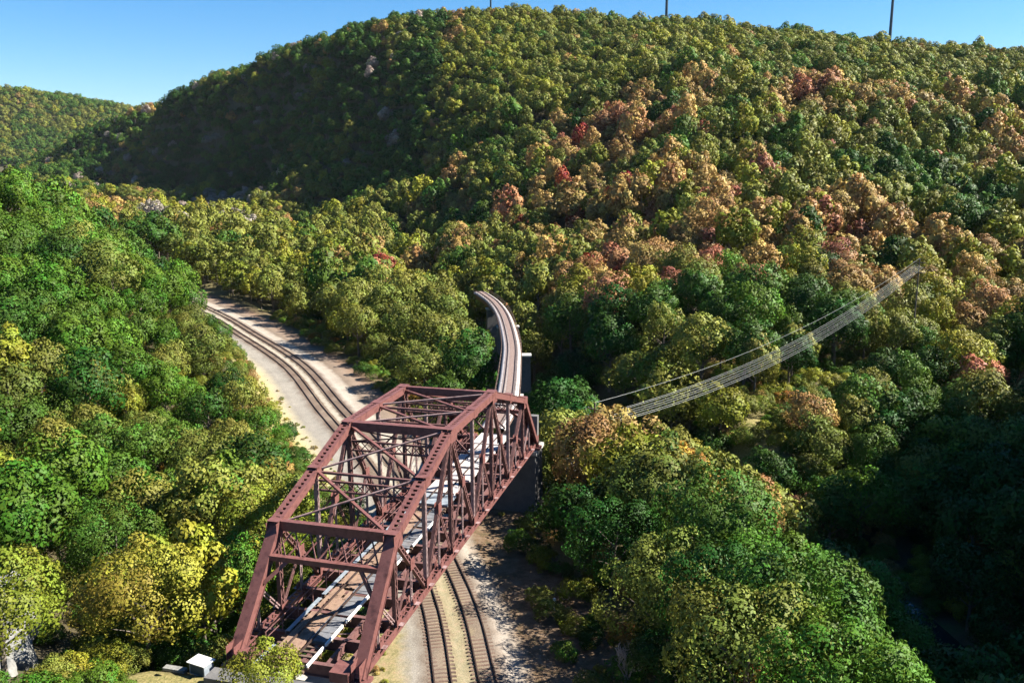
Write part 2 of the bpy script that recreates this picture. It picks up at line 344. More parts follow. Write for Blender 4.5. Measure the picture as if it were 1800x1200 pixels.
# ------------------------------------------------------------------ truss bridge
CH = 9.19; U = 6.852; HW = 5.06; H1, H3 = 7.87, 12.17
def bp(s, l, z): return Vector((BO[0]+s*BD[0]+l*BN[0], BO[1]+s*BD[1]+l*BN[1], z))
BS = Vector((BD[0], BD[1], 0)); BL = Vector((BN[0], BN[1], 0)); UP = Vector((0, 0, 1))
bridge = empty('truss_bridge', bp(0, 0, CH), 'old maroon steel through truss railway bridge crossing over the two tracks', 'bridge')
BINV = bridge.matrix_basis.inverted() if False else None
def bb(m, name, mat):
    """link a bridge part: vertices are world, the part's parent sits at the near end of the bridge"""
    off = bridge.location; m.v = [(x-off.x, y-off.y, z-off.z) for x, y, z in m.v]
    return m.build(name, M[mat], bridge)
top_h = {1: H1, 2: (H1+H3)/2, 3: H3, 4: H3, 5: H3, 6: (H1+H3)/2, 7: H1}
def T(k, sd): return bp(U*k, HW*sd, CH+top_h[k])
def B(k, sd): return bp(U*k, HW*sd, CH)
def laced(a, b, w, dpt, side, pitch=.55, bw=.09, name='', mat='steel_dark', rung=.07):
    """two channels joined by zigzag lacing; side = lateral direction the lacing faces"""
    m = MB(); a = Vector(a); b = Vector(b); x = (b-a).normalized(); L = (b-a).length; z = side; y = z.cross(x).normalized()
    for s_ in (-1, 1): m.frame(a, x, y, z, 0, L, s_*w/2-(bw if s_ > 0 else 0), s_*w/2+(0 if s_ > 0 else bw), -dpt/2, dpt/2)
    n = max(2, int(L/pitch))
    for i in range(n):
        u0 = L*i/n; u1 = L*(i+1)/n; sg = 1 if i % 2 else -1
        for f in (-1, 1):
            p = a+x*u0+y*(sg*w*.42)+z*(f*dpt*.47); q = a+x*u1-y*(sg*w*.42)+z*(f*dpt*.47); m.bar(p, q, rung, .02, z)
    return bb(m, name, mat)
for sd in (1, -1):
    # bottom chord: two deep plates with batten rungs on top
    for k in range(8):
        a, b = B(k, sd), B(k+1, sd); m = MB(); e = .0
        if k == 7: b = b+BS*.45
        if k == 0: a = a-BS*.45
        L = (b-a).length
        for s_ in (-1, 1): m.frame(a, BS, BL, UP, 0, L, s_*.27-.035, s_*.27+.035, -.32, .30)
        for s_ in (-1, 1): m.frame(a, BS, BL, UP, 0, L, s_*.30-.075, s_*.30+.075, .30, .33)
        n = 11
        for i in range(n): m.frame(a, BS, BL, UP, L*(i+.35)/n, L*(i+.62)/n, -.23, .23, .27, .295)
        bb(m, 'bottom_chord', 'steel')
    # top chord: side webs, cover plates with a row of lacing holes between them
    for k in range(1, 7):
        a, b = T(k, sd), T(k+1, sd); m = MB(); x = (b-a).normalized(); y = BL; z = x.cross(y).normalized(); L = (b-a).length
        for s_ in (-1, 1):
            m.frame(a, x, y, z, 0, L, s_*.40-.04, s_*.40+.04, -.38, .26)
            m.frame(a, x, y, z, 0, L, s_*.345-.155, s_*.345+.155, .262, .30)
            m.frame(a, x, y, z, 0, L, s_*.40-.10, s_*.40+.10, -.42, -.382)
        n = 13
        for i in range(n+1):
            u = L*i/n; m.frame(a, x, y, z, max(0, u-.135), min(L, u+.135), -.188, .188, .264, .296)
        for i in range(n):
            u0 = L*i/n; u1 = L*(i+1)/n; sg = 1 if i % 2 else -1
            m.bar(a+x*u0+y*.36*sg-z*.40, a+x*u1-y*.36*sg-z*.40, .08, .02, z)
        bb(m, 'top_chord', 'steel')
    # inclined end posts: solid cover plate outwards
    for (a, b) in ((B(0, sd), T(1, sd)), (B(8, sd), T(7, sd))):
        m = MB(); x = (b-a).normalized(); y = BL; z = x.cross(y).normalized(); L = (b-a).length
        if z.z < 0: z = -z
        m.frame(a, x, y, z, -.2, L-.1, -.46, .46, .24, .30)
        for s_ in (-1, 1): m.frame(a, x, y, z, -.2, L-.1, s_*.40-.05, s_*.40+.05, -.36, .238)
        for s_ in (-1, 1): m.frame(a, x, y, z, -.2, L-.1, s_*.44-.09, s_*.44+.09, -.40, -.362)
        n = 15
        for i in range(n):
            sg = 1 if i % 2 else -1
            m.bar(a+x*L*i/n+y*.36*sg-z*.39, a+x*L*(i+1)/n-y*.36*sg-z*.39, .09, .02, z)
        bb(m, 'end_post', 'steel')
    # verticals
    for k in range(1, 8):
        w = .5 if k % 2 else .34
        laced(B(k, sd)+UP*.2, T(k, sd)-UP*.3, w, .34, BL, .6, .09, 'vertical_post', 'steel_dark' if k % 2 else 'steel_pale')
    # diagonals, with hangers and sub-struts from their middles
    dg = [(T(1, sd), B(2, sd), 1), (T(3, sd), B(2, sd), 3), (T(3, sd), B(4, sd), 3), (T(5, sd), B(4, sd), 5), (T(5, sd), B(6, sd), 5), (T(7, sd), B(6, sd), 7)]
    for a, b, k in dg:
        laced(a-UP*.2, b+UP*.1, .46, .34, BL, .6, .1, 'diagonal', 'steel_dark')
        mid = (a+b)/2; sm = (mid-bp(0, 0, 0)).dot(BS)
        foot = bp(sm, HW*sd, CH+.2); m = MB()
        for s_ in (-1, 1): m.bar(mid, foot, .09, .10, BL, ow=s_*.13)
        for u in (.2, .4, .6, .8): m.bar(mid.lerp(foot, u)-BS*.16, mid.lerp(foot, u)+BS*.16, .1, .05, UP)
        bb(m, 'hanger', 'steel_pale')
        m = MB(); q = B(k, sd)+UP*.2
        for s_ in (-1, 1): m.bar(mid, q, .09, .10, BL, ow=s_*.12)
        for u in (.2, .4, .6, .8): m.bar(mid.lerp(q, u)-BS*.13, mid.lerp(q, u)+BS*.13, .1, .05, UP)
        bb(m, 'sub_strut', 'steel_dark')
        m = MB(); m.frame(mid, BS, UP, BL, -.42, .42, -.5, .5, -.21, -.185); m.frame(mid, BS, UP, BL, -.42, .42, -.5, .5, .185, .21); bb(m, 'gusset_plate', 'steel')
    for a, b, k in ((B(0, sd), T(1, sd), 1), (B(8, sd), T(7, sd), 7)):
        mid = (a+b)/2; sm = (mid-bp(0, 0, 0)).dot(BS); foot = bp(sm, HW*sd, CH+.2)
        m = MB(); [m.bar(mid, foot, .09, .10, BL, ow=s_*.13) for s_ in (-1, 1)]; bb(m, 'hanger', 'steel_pale')
        m = MB(); [m.bar(mid, B(k, sd)+UP*.2, .10, .10, BL, ow=s_*.13) for s_ in (-1, 1)]
        for u in (.25, .5, .75): m.bar(mid.lerp(B(k, sd), u)-BS*.13, mid.lerp(B(k, sd), u)+BS*.13, .1, .05, UP)
        bb(m, 'sub_strut', 'steel_pale')
    # gusset plates at the joints
    for k in range(0, 17):
        m = MB(); c = bp(U*k/2, HW*sd, CH+.28); e = .62 if k % 4 == 0 else (.5 if k % 2 == 0 else .36); hh = .85 if k % 4 == 0 else .6
        for s_ in (-1, 1): m.frame(c, BS, UP, BL, -e, e, -.3, hh, s_*.325-.014, s_*.325+.014)
        bb(m, 'gusset_plate', 'steel')
        if 0 < k < 16:
            m = MB(); m.frame(c, BS, BL, UP, -.28, .28, sd*.40-.30, sd*.40+.30, .10, .13); bb(m, 'bracket_plate', 'steel_pale')
    for k in range(1, 8):
        m = MB(); c = T(k, sd); e = .85 if k in (1, 3, 5, 7) else .6
        for s_ in (-1, 1): m.frame(c, BS, UP, BL, -e, e, -.95 if k % 2 else -.6, .22, s_*.455-.012, s_*.455+.012)
        m.frame(c, BS, BL, UP, -.62, .62, -.53, .53, .315, .345); bb(m, 'gusset_plate', 'steel')
    for k in (0, 8):
        m = MB(); c = B(k, sd); m.frame(c, BS, BL, UP, -.8, .8, -.75, .75, -.62, -.36); m.frame(c, BS, BL, UP, -.5, .5, -.5, .5, -.36, -.2)
        g = -1 if k == 0 else 1
        m.frame(c, BS, BL, UP, -.75, .75, -sd*.55-.75 if sd > 0 else .4, -.4 if sd > 0 else 1.35, .2, .75) if False else None
        bb(m, 'bearing_shoe', 'steel')
        m = MB(); m.frame(c, BS, BL, UP, -.95, .75, min(-sd*1.9, -sd*.42), max(-sd*1.9, -sd*.42), -.15, .62); bb(m, 'end_bracket', 'steel')
# struts, sway frames and lateral bracing between the trusses
def lattice(k, z0, z1, sx, name, n=9, mat='steel_dark', w=.22):
    m = MB()
    for z in (z0, z1): m.bar(bp(sx, HW-.3, z), bp(sx, -HW+.3, z), w, .16, UP)
    for i in range(n):
        a = HW-.3-(2*HW-.6)*i/n; b = HW-.3-(2*HW-.6)*(i+1)/n
        m.bar(bp(sx-.05, a, z0), bp(sx-.05, b, z1), .09, .04, BS); m.bar(bp(sx+.05, a, z1), bp(sx+.05, b, z0), .09, .04, BS)
    return bb(m, name, mat)
for k in range(1, 8):
    zt = CH+top_h[k]; m = MB(); w = {1: .55, 3: .75, 5: .5, 7: .5}.get(k)
    if w:
        m.frame(bp(U*k, 0, zt), BS, BL, UP, -w/2, w/2, -HW+.5, HW-.5, .0, .27)
        m.frame(bp(U*k, 0, zt), BS, BL, UP, -w/2, -w/2+.05, -HW+.5, HW-.5, -.55, -.003); m.frame(bp(U*k, 0, zt), BS, BL, UP, w/2-.05, w/2, -HW+.5, HW-.5, -.55, -.003)
        bb(m, 'top_strut', 'steel')
    if k in (1, 7):
        s0 = U*k+(-.75 if k == 1 else .75)*0
        fr = -1 if k == 1 else 1; zl = zt-2.1; sx = U*k+fr*U*2.1/H1
        m = MB()                                            # portal frame lies in the plane of the end posts
        m.bar(bp(sx, HW-.4, zl), bp(sx, -HW+.4, zl), .5, .42, UP)
        n = 7
        for i in range(n):
            a = HW-.4-(2*HW-.8)*i/n; b = HW-.4-(2*HW-.8)*(i+1)/n
            pa = lambda l, top: bp(U*k+fr*.15, l, zt-.35) if top else bp(sx, l, zl)
            m.bar(pa(a, 1), pa(b, 0), .12, .06, BS); m.bar(pa(a, 0), pa(b, 1), .12, .06, BS)
        for g in (1, -1): m.bar(bp(sx, g*(HW-2.0), zl-.1), bp(sx+fr*U*1.5/H1, g*(HW-.45), zl-1.6), .3, .2, BS)
        bb(m, 'portal_frame', 'steel')
    else:
        dz = 2.6 if k in (3, 4, 5) else 1.9
        lattice(k, zt-dz, zt-dz+.9, U*k, 'sway_frame', 11)
        m = MB()
        for g in (1, -1): m.bar(bp(U*k, g*(HW-2.2), zt-dz), bp(U*k, g*(HW-.35), zt-dz-1.9), .16, .12, BS)
        bb(m, 'knee_brace', 'steel_dark')
        if not w:
            m = MB(); m.bar(bp(U*k, HW-.5, zt-.25), bp(U*k, -HW+.5, zt-.25), .26, .2, UP); bb(m, 'top_strut', 'steel_dark')
        else:
            m = MB()
            for g in (1, -1): m.bar(bp(U*k, g*(HW-.5), zt-.5), bp(U*k, -g*(HW-.5), zt-dz+.9), .12, .08, BS)
            bb(m, 'sway_brace', 'steel_dark')
for k in range(1, 7):
    for g in (1, -1):
        a = T(k, g)-BL*g*.45+BS*.3+UP*(.05 if g > 0 else -.07); b = T(k+1, -g)+BL*g*.45-BS*.3+UP*(.05 if g > 0 else -.07)
        m = MB(); m.bar(a, b, .26 if g < 0 else .16, .05, UP); m.bar(a, b, .04, .14, UP, ow=.11 if g < 0 else .06, oh=-.10)
        bb(m, 'lateral_brace', 'steel' if g < 0 else 'steel_pale')
# floor: crossbeams, stringers, deck
for k in range(17):
    m = MB(); s0 = U*k/2; zf = CH+.15
    m.frame(bp(s0, 0, zf), BS, BL, UP, -.19, .19, -HW+.36, HW-.36, .36, .40); m.frame(bp(s0, 0, zf), BS, BL, UP, -.19, .19, -HW+.36, HW-.36, -.60, -.56)
    m.frame(bp(s0, 0, zf), BS, BL, UP, -.03, .03, -HW+.36, HW-.36, -.558, .358); bb(m, 'crossbeam', 'steel_dark')
for l0 in (1.9, -.5, -2.4, -3.9):
    for k in range(16):
        m = MB(); s0 = U*k/2+.06; s1 = U*(k+1)/2-.06
        m.frame(bp(0, l0, CH+.15), BS, BL, UP, s0, s1, -.13, .13, .26, .29); m.frame(bp(0, l0, CH+.15), BS, BL, UP, s0, s1, -.02, .02, -.35, .258)
        m.frame(bp(0, l0, CH+.15), BS, BL, UP, s0, s1, -.13, .13, -.38, -.352); bb(m, 'stringer', 'steel_dark')
for k in range(16):
    for g in (1, -1):
        if k % 2 == (g > 0):
            m = MB(); m.bar(bp(U*k/2+.2, g*(HW-.5), CH-.35), bp(U*(k+1)/2-.2, -g*(HW-.5), CH-.35), .18, .06, UP); bb(m, 'bottom_lateral_brace', 'steel_pale')
# timber deck boards (lengthwise), steel edge plates, white kerb, ballast deck towards the far end
zd = CH+.61
M['dark_plate'] = mottled('dark_grey_plate', (.07, .075, .09), (.17, .175, .19), 1.1, .8, .02, (.12, .10, .09), 10)  # darker grey than the edge plates beside the boards
m = MB(); s = .6
for row in range(6):
    l0 = 2.15-.3*row
    for s0, s1 in ((1.2, 6.9), (7.5, 11.0), (11.5, 16), (16.5, 22), (22.6, 29.6)):
        s0 += random.uniform(-.25, .25)-row*.12; s1 += random.uniform(-.35, .25)-row*.1; mid = random.uniform(s0+1.2, s1-1.2)
        for a, b in ((s0, mid-.02), (mid+.02, s1)):
            if random.random() > .06: m.frame(bp(a, l0, zd), BS, BL, UP, 0, b-a, -.288, -.012, -.09, random.uniform(-.02, .04))
for s0, s1 in ((2.6, 6.3), (6.7, 9.8), (10.3, 14), (15, 19), (19.6, 24), (24.5, 29.5)):
    q_ = MB(); dz_ = random.uniform(-.02, .04); q_.frame(bp(0, 0, zd), BS, BL, UP, s0, s1, -1.1, .32, -.07+dz_, -.02+dz_)
    for k_ in range(int((s1-s0)/.9)): q_.frame(bp(0, 0, zd), BS, BL, UP, s0+.4+k_*.9, s0+.46+k_*.9, -1.1, .32, -.018+dz_, .012+dz_)
    bb(q_, 'deck_plate', 'dark_plate')
# boards wide enough to tell apart only as a surface: one joined part
tag(bb(m, 'deck_boards', 'timber'), kind='stuff')
m = MB()
for i in range(int(33/.62)): m.frame(bp(-1.2+i*.62, 0, zd), BS, BL, UP, -.11, .11, -1.35+random.uniform(-.1, .1), 2.6, -.25, -.092)
tag(bb(m, 'deck_ties', 'sleeper'), kind='stuff')
for s0, s1 in ((-1.5, 1.2), (3.2, 8.6), (9.2, 14.2), (15.0, 21), (21.6, 29)):
    m = MB(); m.frame(bp(0, 0, zd), BS, BL, UP, s0, s1, 2.28, 2.62, .06, .12); m.frame(bp(0, 0, zd), BS, BL, UP, s0, s1, 2.60, 2.64, -.2, .058); bb(m, 'edge_plate', 'galv')
for s0, s1 in ((-.8, 1.8), (2.1, 5.0), (5.6, 12.4), (13.5, 19), (20, 27)):
    m = MB(); m.frame(bp(0, 0, zd), BS, BL, UP, s0, s1, -1.42, -1.28, -.05, .17); bb(m, 'kerb_rail', 'white_paint')
M['ballast'] = mottled('pale_viaduct_ballast', (.22, .195, .185), (.50, .455, .44), 1.9, .95, .06, (.44, .40, .385), 7)
M['ballast_brown'] = mottled('rust_stained_ballast', (.13, .085, .07), (.26, .19, .165), 1.8, .95, .06, (.19, .13, .11), 7)
for a_, b_, c_, d_ in ((33.6, 37.2, -.9, 2.5), (37.9, 41.5, -1.3, 1.6), (42.2, 46.6, -1.1, 2.6), (47.4, 50.8, -1.3, 2.1), (51.2, 55.6, -1.3, 2.6)):
    m = MB(); m.frame(bp(0, 0, zd), BS, BL, UP, a_, b_, c_, d_, -.22, .12); bb(m, 'ballast_deck', 'ballast')
m = MB(); m.frame(bp(0, 0, zd), BS, BL, UP, 30.3, 33.2, -1.3, 2.6, -.15, .06); bb(m, 'steel_deck_plate', 'galv')
for l0 in (1.35, -.09):
    m = MB(); m.frame(bp(0, l0, zd), BS, BL, UP, -1, 55.4, -.05, .05, .12, .25); bb(m, 'rail', 'rust_rail')
# side walkway with a handrail on the left of the deck
m = MB()
for i in range(22): m.frame(bp(1+i*2.45, 3.0, zd), BS, BL, UP, -.04, .04, -.04, .04, -.2, 1.15)
for z in (.6, 1.1): m.frame(bp(0, 3.0, zd), BS, BL, UP, 1, 52.5, -.03, .03, z, z+.05)
tag(bb(m, 'handrail', 'steel_dark'))

# ------------------------------------------------------------------ abutments and piers
def block(name, s0, s1, l0, l1, z0, z1, lab, cat, grp=None, cap=None, step=None):
    t = empty(name, bp((s0+s1)/2, (l0+l1)/2, z0), lab, cat, grp); o = t.location
    def part(nm, m): m.v = [(x-o.x, y-o.y, z-o.z) for x, y, z in m.v]; return m.build(nm, M['concrete' if nm == 'cap' else 'shaded_concrete'], t)
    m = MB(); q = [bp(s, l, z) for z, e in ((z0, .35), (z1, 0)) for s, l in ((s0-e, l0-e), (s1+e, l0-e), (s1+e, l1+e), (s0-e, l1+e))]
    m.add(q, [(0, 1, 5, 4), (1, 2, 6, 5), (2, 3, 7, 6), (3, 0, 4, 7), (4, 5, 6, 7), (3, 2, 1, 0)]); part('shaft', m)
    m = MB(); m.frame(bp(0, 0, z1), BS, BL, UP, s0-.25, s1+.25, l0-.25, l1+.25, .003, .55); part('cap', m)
    if step: m = MB(); m.frame(bp(0, 0, z1+.55), BS, BL, UP, *step); part('back_wall', m)
    return t
block('bridge_abutment', -3.2, .7, -6.0, 5.8, -1, 7.6, 'concrete abutment under the near end of the maroon truss bridge', 'abutment', None, None, (-3.2, -1.8, -5.8, 5.6, .002, 1.2))
block('bridge_pier', 53.6, 57.6, -5.35, 6.0, -8, 8.0, 'tall concrete pier under the far end of the maroon truss bridge, its right edge sunlit', 'bridge pier', None, None, (56.3, 57.2, -5.0, -1.75, .002, 4.0))

# ------------------------------------------------------------------ curved viaduct beyond the bridge
via = empty('railway_viaduct', (VIA[0, 0], VIA[0, 1], 10), 'narrow single track viaduct curving away into the shaded woods beyond the truss bridge', 'viaduct')
VP = VIA.copy(); ZV = 10.25
def vpart(nm, offs, zs, mat, P=None, kind=None):
    P = VP if P is None else P
    V, Fc, _ = strip(P, offs, zs); V = V-np.array(via.location)
    o = link(nm, np_mesh(nm, V, Fc, M[mat]), via); return tag(o, kind=kind) if kind else o
vpart('ballast_deck', [-1.75, -1.68, -1.2, -.75, .75, 1.2, 1.68, 1.75], [ZV-.4, ZV+.1, ZV+.22, ZV+.24, ZV+.24, ZV+.22, ZV+.1, ZV-.4], 'ballast')
vpart('stained_ballast', [.15-.45, .15+.45], [ZV+.27]*2, 'ballast_brown')
for s_ in (-1, 1):
    vpart('deck_girder', [s_*1.2-.25, s_*1.2+.25, s_*1.2+.25, s_*1.2+.03, s_*1.2+.03, s_*1.2-.03, s_*1.2-.03, s_*1.2-.25, s_*1.2-.25], [ZV-.42, ZV-.42, ZV-.46, ZV-.46, ZV-1.7, ZV-1.7, ZV-.46, ZV-.46, ZV-.42], 'steel_dark')
    vpart('walkway', [s_*1.88-.1, s_*1.88+.1, s_*1.88+.1, s_*1.88-.1, s_*1.88-.1], [ZV-.15, ZV-.15, ZV-.21, ZV-.21, ZV-.15], 'sleeper')
    m = MB(); d, nr = perp(VP); pts = [Vector((*(VP[i]+nr[i]*s_*1.93), ZV)) for i in range(len(VP))]
    for i in range(0, len(pts), 2): m.frame(pts[i], Vector((1, 0, 0)), Vector((0, 1, 0)), UP, -.04, .04, -.04, .04, -.2, 1.1)
    for z in (.55, 1.08):
        for i in range(len(pts)-1): m.bar(pts[i]+UP*z, pts[i+1]+UP*z, .05, .05)
    m.v = [(x-via.location.x, y-via.location.y, z-via.location.z) for x, y, z in m.v]; m.build('handrail', M['sleeper'], via)
    sweep = sweep_rail('rail', VP, .05+s_*.74, ZV+.24, .13, .17, M['rust_rail'], None)
    me = sweep.data; me.transform(Matrix.Translation(-via.location)); sweep.parent = via
m = MB(); Q = resample(VP[:, :2], .62); d, nr = perp(Q)
for i in range(len(Q)):
    m.frame(Vector((*(Q[i]+nr[i]*.05), ZV+.2))-via.location, Vector((*nr[i], 0)), Vector((*d[i], 0)), UP, -1.2, 1.2, -.1, .1, 0, .085)
tag(m.build('sleepers', M['ballast_brown'], via), kind='stuff')
for i0, (lab, ex) in zip((16, 37, 58, 76), (('first concrete pier of the curving viaduct, behind the truss bridge', 2.4), ('concrete pier with a pale sunlit cap projecting right of the viaduct', 4.0), ('third viaduct pier in the shade where the deck starts to curve', 3.4), ('last viaduct pier in deep shade at the dark wooded end', 1.6))):
    p = VP[min(i0, len(VP)-1)]; dd, nn = perp(VP); d_ = dd[min(i0, len(VP)-1)]; n_ = nn[min(i0, len(VP)-1)]
    zb = min(gz(*(p)), gz(*(p+n_*4)), 0)-1.5; t = empty('viaduct_pier', (p[0], p[1], zb), lab, 'viaduct pier', 'piers of the curving viaduct')
    ax = Vector((*d_, 0)); ay = Vector((*n_, 0)); z1 = ZV-2.05-zb
    m = MB(); q = [ax*a*k+ay*(b*k if b < 0 else b+(k-1)*1.5)+UP*z for z, k in ((0, 1.3), (z1, 1)) for a, b in ((-1, -1.7), (1, -1.7), (1, ex-.25), (-1, ex-.25))]
    m.add(q, [(0, 1, 5, 4), (1, 2, 6, 5), (2, 3, 7, 6), (3, 0, 4, 7), (4, 5, 6, 7), (3, 2, 1, 0)]); m.build('shaft', M['shaded_concrete'], t)
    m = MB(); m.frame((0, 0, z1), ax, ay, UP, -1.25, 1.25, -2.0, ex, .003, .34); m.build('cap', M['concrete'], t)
# ------------------------------------------------------------------ foliage meshes
def unit(v): return v/np.maximum(np.linalg.norm(v, axis=-1, keepdims=True), 1e-9)
def crown_mesh(name, seed, nlobe, nleaf, leaf, rad=5.0, hgt=4.4, zc=7.6, lobe_r=(1.2, 2.1), zmin=-.45, top=1.0, fill=.12):
    g = np.random.default_rng(seed)
    # lobe centres spread over an irregular dome
    c = []; r = []
    ax = 1+g.uniform(-.18, .18, 3)
    while len(c) < nlobe:
        d = unit(g.normal(size=3))
        if d[2] < zmin: continue
        rr = g.uniform(*lobe_r); k = g.uniform(.72, 1.02)-rr/rad*.42
        p = d*np.array([rad*ax[0], rad*ax[1], hgt*top])*k*(1+.12*math.sin(3*math.atan2(d[1], d[0])+seed))
        if any(np.linalg.norm(p-q) < .62*min(rr, s) for q, s in zip(c, r)) and g.random() < .8: continue
        c.append(p); r.append(rr)
    c = np.array(c); r = np.array(r); w = r**2/np.sum(r**2)
    li = g.choice(nlobe, nleaf, p=w); out = unit(c[li]*np.array([1, 1, 1.2])+np.array([0, 0, .5]))
    d = unit(g.normal(size=(nleaf, 3))+out*1.05)
    rj = r[li]*(1-np.abs(g.normal(0, .13, nleaf)))*(1+.22*np.sin(d[:, 0]*7+li)*np.sin(d[:, 1]*6+2*li)*np.cos(d[:, 2]*6+li))
    p = c[li]+d*rj[:, None]
    nf = int(nleaf*fill); p[:nf] = c[li[:nf]]*g.uniform(.3, .95, (nf, 1))+g.normal(0, .8, (nf, 3))
    n = unit(d+g.normal(0, .42, (nleaf, 3))); t = unit(np.cross(n, g.normal(size=(nleaf, 3)))); b = np.cross(n, t)
    sz = leaf*g.uniform(.6, 1.35, nleaf)[:, None]
    V = np.stack([p-t*sz*.62, p-b*sz*.36+n*sz*.12, p+t*sz*.62, p+b*sz*.36-n*sz*.08], 1)
    V[..., 2] += zc
    sn = unit(d*.8+out*.35+n*.35)
    lv = np.clip(g.normal(.5, .22, nleaf), 0, 1); lob = g.random(nlobe)[li]
    return np_mesh(name, V.reshape(-1, 3), np.arange(nleaf*4).reshape(-1, 4), M['leaf'], {'leafvar': ('FACE', lv), 'lobevar': ('FACE', lob)}, True, np.repeat(sn, 4, 0))
def trunk_mesh(seed, h=8.5, r=.26):
    g = random.Random(seed); m = MB(); lean = (g.uniform(-.5, .5), g.uniform(-.5, .5))
    P = [Vector((lean[0]*t*t, lean[1]*t*t, -.9+(h+.9)*t)) for t in (0, .15, .4, .7, 1)]
    m.tube(P, [r*1.5, r*1.05, r*.85, r*.55, r*.2], 7)
    for i in range(6):
        a = i*1.05+g.uniform(-.3, .3); z = h*g.uniform(.38, .75); L = g.uniform(2.4, 3.8)
        q = Vector((lean[0]*(z/h)**2, lean[1]*(z/h)**2, z)); e = Vector((math.cos(a), math.sin(a), g.uniform(.45, .9)))
        m.tube([q, q+e*L*.5+Vector((0, 0, .15)), q+e*L], [r*.42, r*.28, r*.08], 5)
    return m.mesh('trunk', M['bark'])
def bare_mesh(seed, h=10.0):
    g = random.Random(seed); m = MB()
    def grow(p, d, L, r, lv):
        q = p+d*L; m.tube([p, (p+q)/2+Vector((g.uniform(-.06, .06), g.uniform(-.06, .06), 0))*L, q], [r, r*.8, r*.55], 5 if lv < 2 else 3, False)
        if lv >= 4: return
        for _ in range(3 if lv < 3 else 4):
            e = (d+Vector((g.uniform(-.75, .75), g.uniform(-.75, .75), g.uniform(-.1, .65)))).normalized()
            grow(p.lerp(q, g.uniform(.55, 1)), e, L*g.uniform(.55, .78), max(r*.55, .034), lv+1)
    for k in range(3): grow(Vector((k*.3-.3, 0, -.5)), Vector((g.uniform(-.25, .25), g.uniform(-.25, .25), 1)).normalized(), h*.36, .14, 0)
    return m.mesh('branches', M['twig'])
FINE = [crown_mesh('fine_crown', 11+i, 38, 11000, .225, rad=4.9+.2*i, hgt=4.6) for i in range(3)]
NEAR = [crown_mesh('near_crown', 31+i, 32, 4000, .375, rad=4.7+.15*i, hgt=(4.0, 4.6, 5.2, 4.3)[i]) for i in range(4)]
MID = [crown_mesh('mid_crown', 51+i, 24, 1500, .68, rad=4.6+.15*i, hgt=(4.4, 5.2, 6.0, 4.8, 5.6)[i], lobe_r=(1.1, 2.3)) for i in range(5)]
TALL = [crown_mesh('tall_crown', 71+i, 30, 3600, .42, rad=3.3, hgt=6.6, zc=8.5, lobe_r=(.9, 1.5)) for i in range(2)]
TRUNKS = [trunk_mesh(i) for i in range(3)]
BARE = [bare_mesh(100+i) for i in range(3)]

# ------------------------------------------------------------------ where the trees stand
PAL = dict(G=(.026, .062, .008), g=(.058, .104, .013), n=(.070, .128, .012), o=(.130, .140, .024), y=(.168, .172, .018), Y=(.205, .168, .026),
           b=(.255, .155, .055), r=(.265, .110, .062), R=(.200, .026, .022), t=(.24, .205, .175), a=(.240, .110, .022))
CNAME = dict(G='dark green', g='green', n='bright green', o='olive', y='yellow green', Y='golden yellow', b='tan brown', r='rusty pink', R='crimson red', t='greyish tan', a='orange')
def region(x, y):
    """name of the part of the valley and its autumn mix"""
    dt, lat, _ = dist_to(np.array([x]), np.array([y]), TRK); lat = float(lat[0])
    dv, lv, _ = dist_to(np.array([x]), np.array([y]), VIA); lv = float(lv[0])
    if y > 1700: return 'far hill', dict(g=.4, o=.3, y=.2, b=.1)
    if lat < 0 and y < 330 and x < 0:
        if y > 125: return 'left hillside', dict(g=.38, n=.30, G=.10, y=.08, o=.14)
        if y < 78 and x < -22: return 'lower left slope', dict(Y=.34, y=.30, o=.18, n=.12, a=.06)
        return 'left hillside', dict(y=.27, o=.24, g=.22, G=.09, Y=.05, a=.03, b=.04, n=.10)
    sx = x+.55*(y-470)                                   # left flank of the main hill
    if y > 560 and x < -60:
        if y > 640 and float(ground(np.array([x]), np.array([y]))[0]) < 17: return 'valley floor', dict(o=.35, y=.2, b=.2, g=.1, t=.15)
        return 'shaded flank', dict(G=.42, g=.24, o=.16, b=.10, t=.02, y=.06)
    if x < -8-.02*y and lv < 0 or (y > 300 and x < -45): return 'valley middle', dict(o=.36, b=.27, y=.17, g=.10, G=.05, r=.05)
    if y < 128 and x < 48: return 'right bank', (dict(o=.28, g=.3, G=.18, y=.16, b=.08) if y < 86 else dict(o=.36, g=.12, G=.04, y=.22, b=.26))
    if y < 235: return 'foot of the hill', dict(g=.20, G=.25, o=.18, y=.13, b=.15, n=.03, r=.07)
    if y < 540: return 'middle of the hill', dict(G=.17, g=.15, o=.24, b=.21, r=.13, y=.09, R=.012)
    return 'hilltop', dict(g=.14, n=.18, o=.30, y=.36, b=.04)
def pick(mix, x, y, u):
    nz = float(vnoise(np.array([x/38.]), np.array([y/48.]), 21)[0]); nz2 = float(vnoise(np.array([x/90.+7]), np.array([y/110.]), 5)[0])
    u = (.55*float(vnoise(np.array([x/26.]), np.array([y/34.]), 63)[0])+.45*float(vnoise(np.array([x/70.]), np.array([y/80.]), 64)[0]))*.62+u*.38 if u < .85 else u*6-5.1
    if 200 < y < 560: u = u+.30*math.exp(-((x-25)/55.)**2-((y-320)/110.)**2)
    if y > 560 and x > -60: u = u+.08
    w = {k: v*((.35+1.9*nz*nz2*2) if k in 'brRa' else (.45+1.3*(1-nz)) if k in 'Gg' else 1.) for k, v in mix.items()}
    ks = sorted(w, key='GgntoyYbarR'.index); t = sum(w.values())*min(max((u-.5)*1.25+.5, .001), .999)
    for k in ks:
        t -= w[k]
        if t <= 0: return k
    return ks[-1]
g = np.random.default_rng(5)
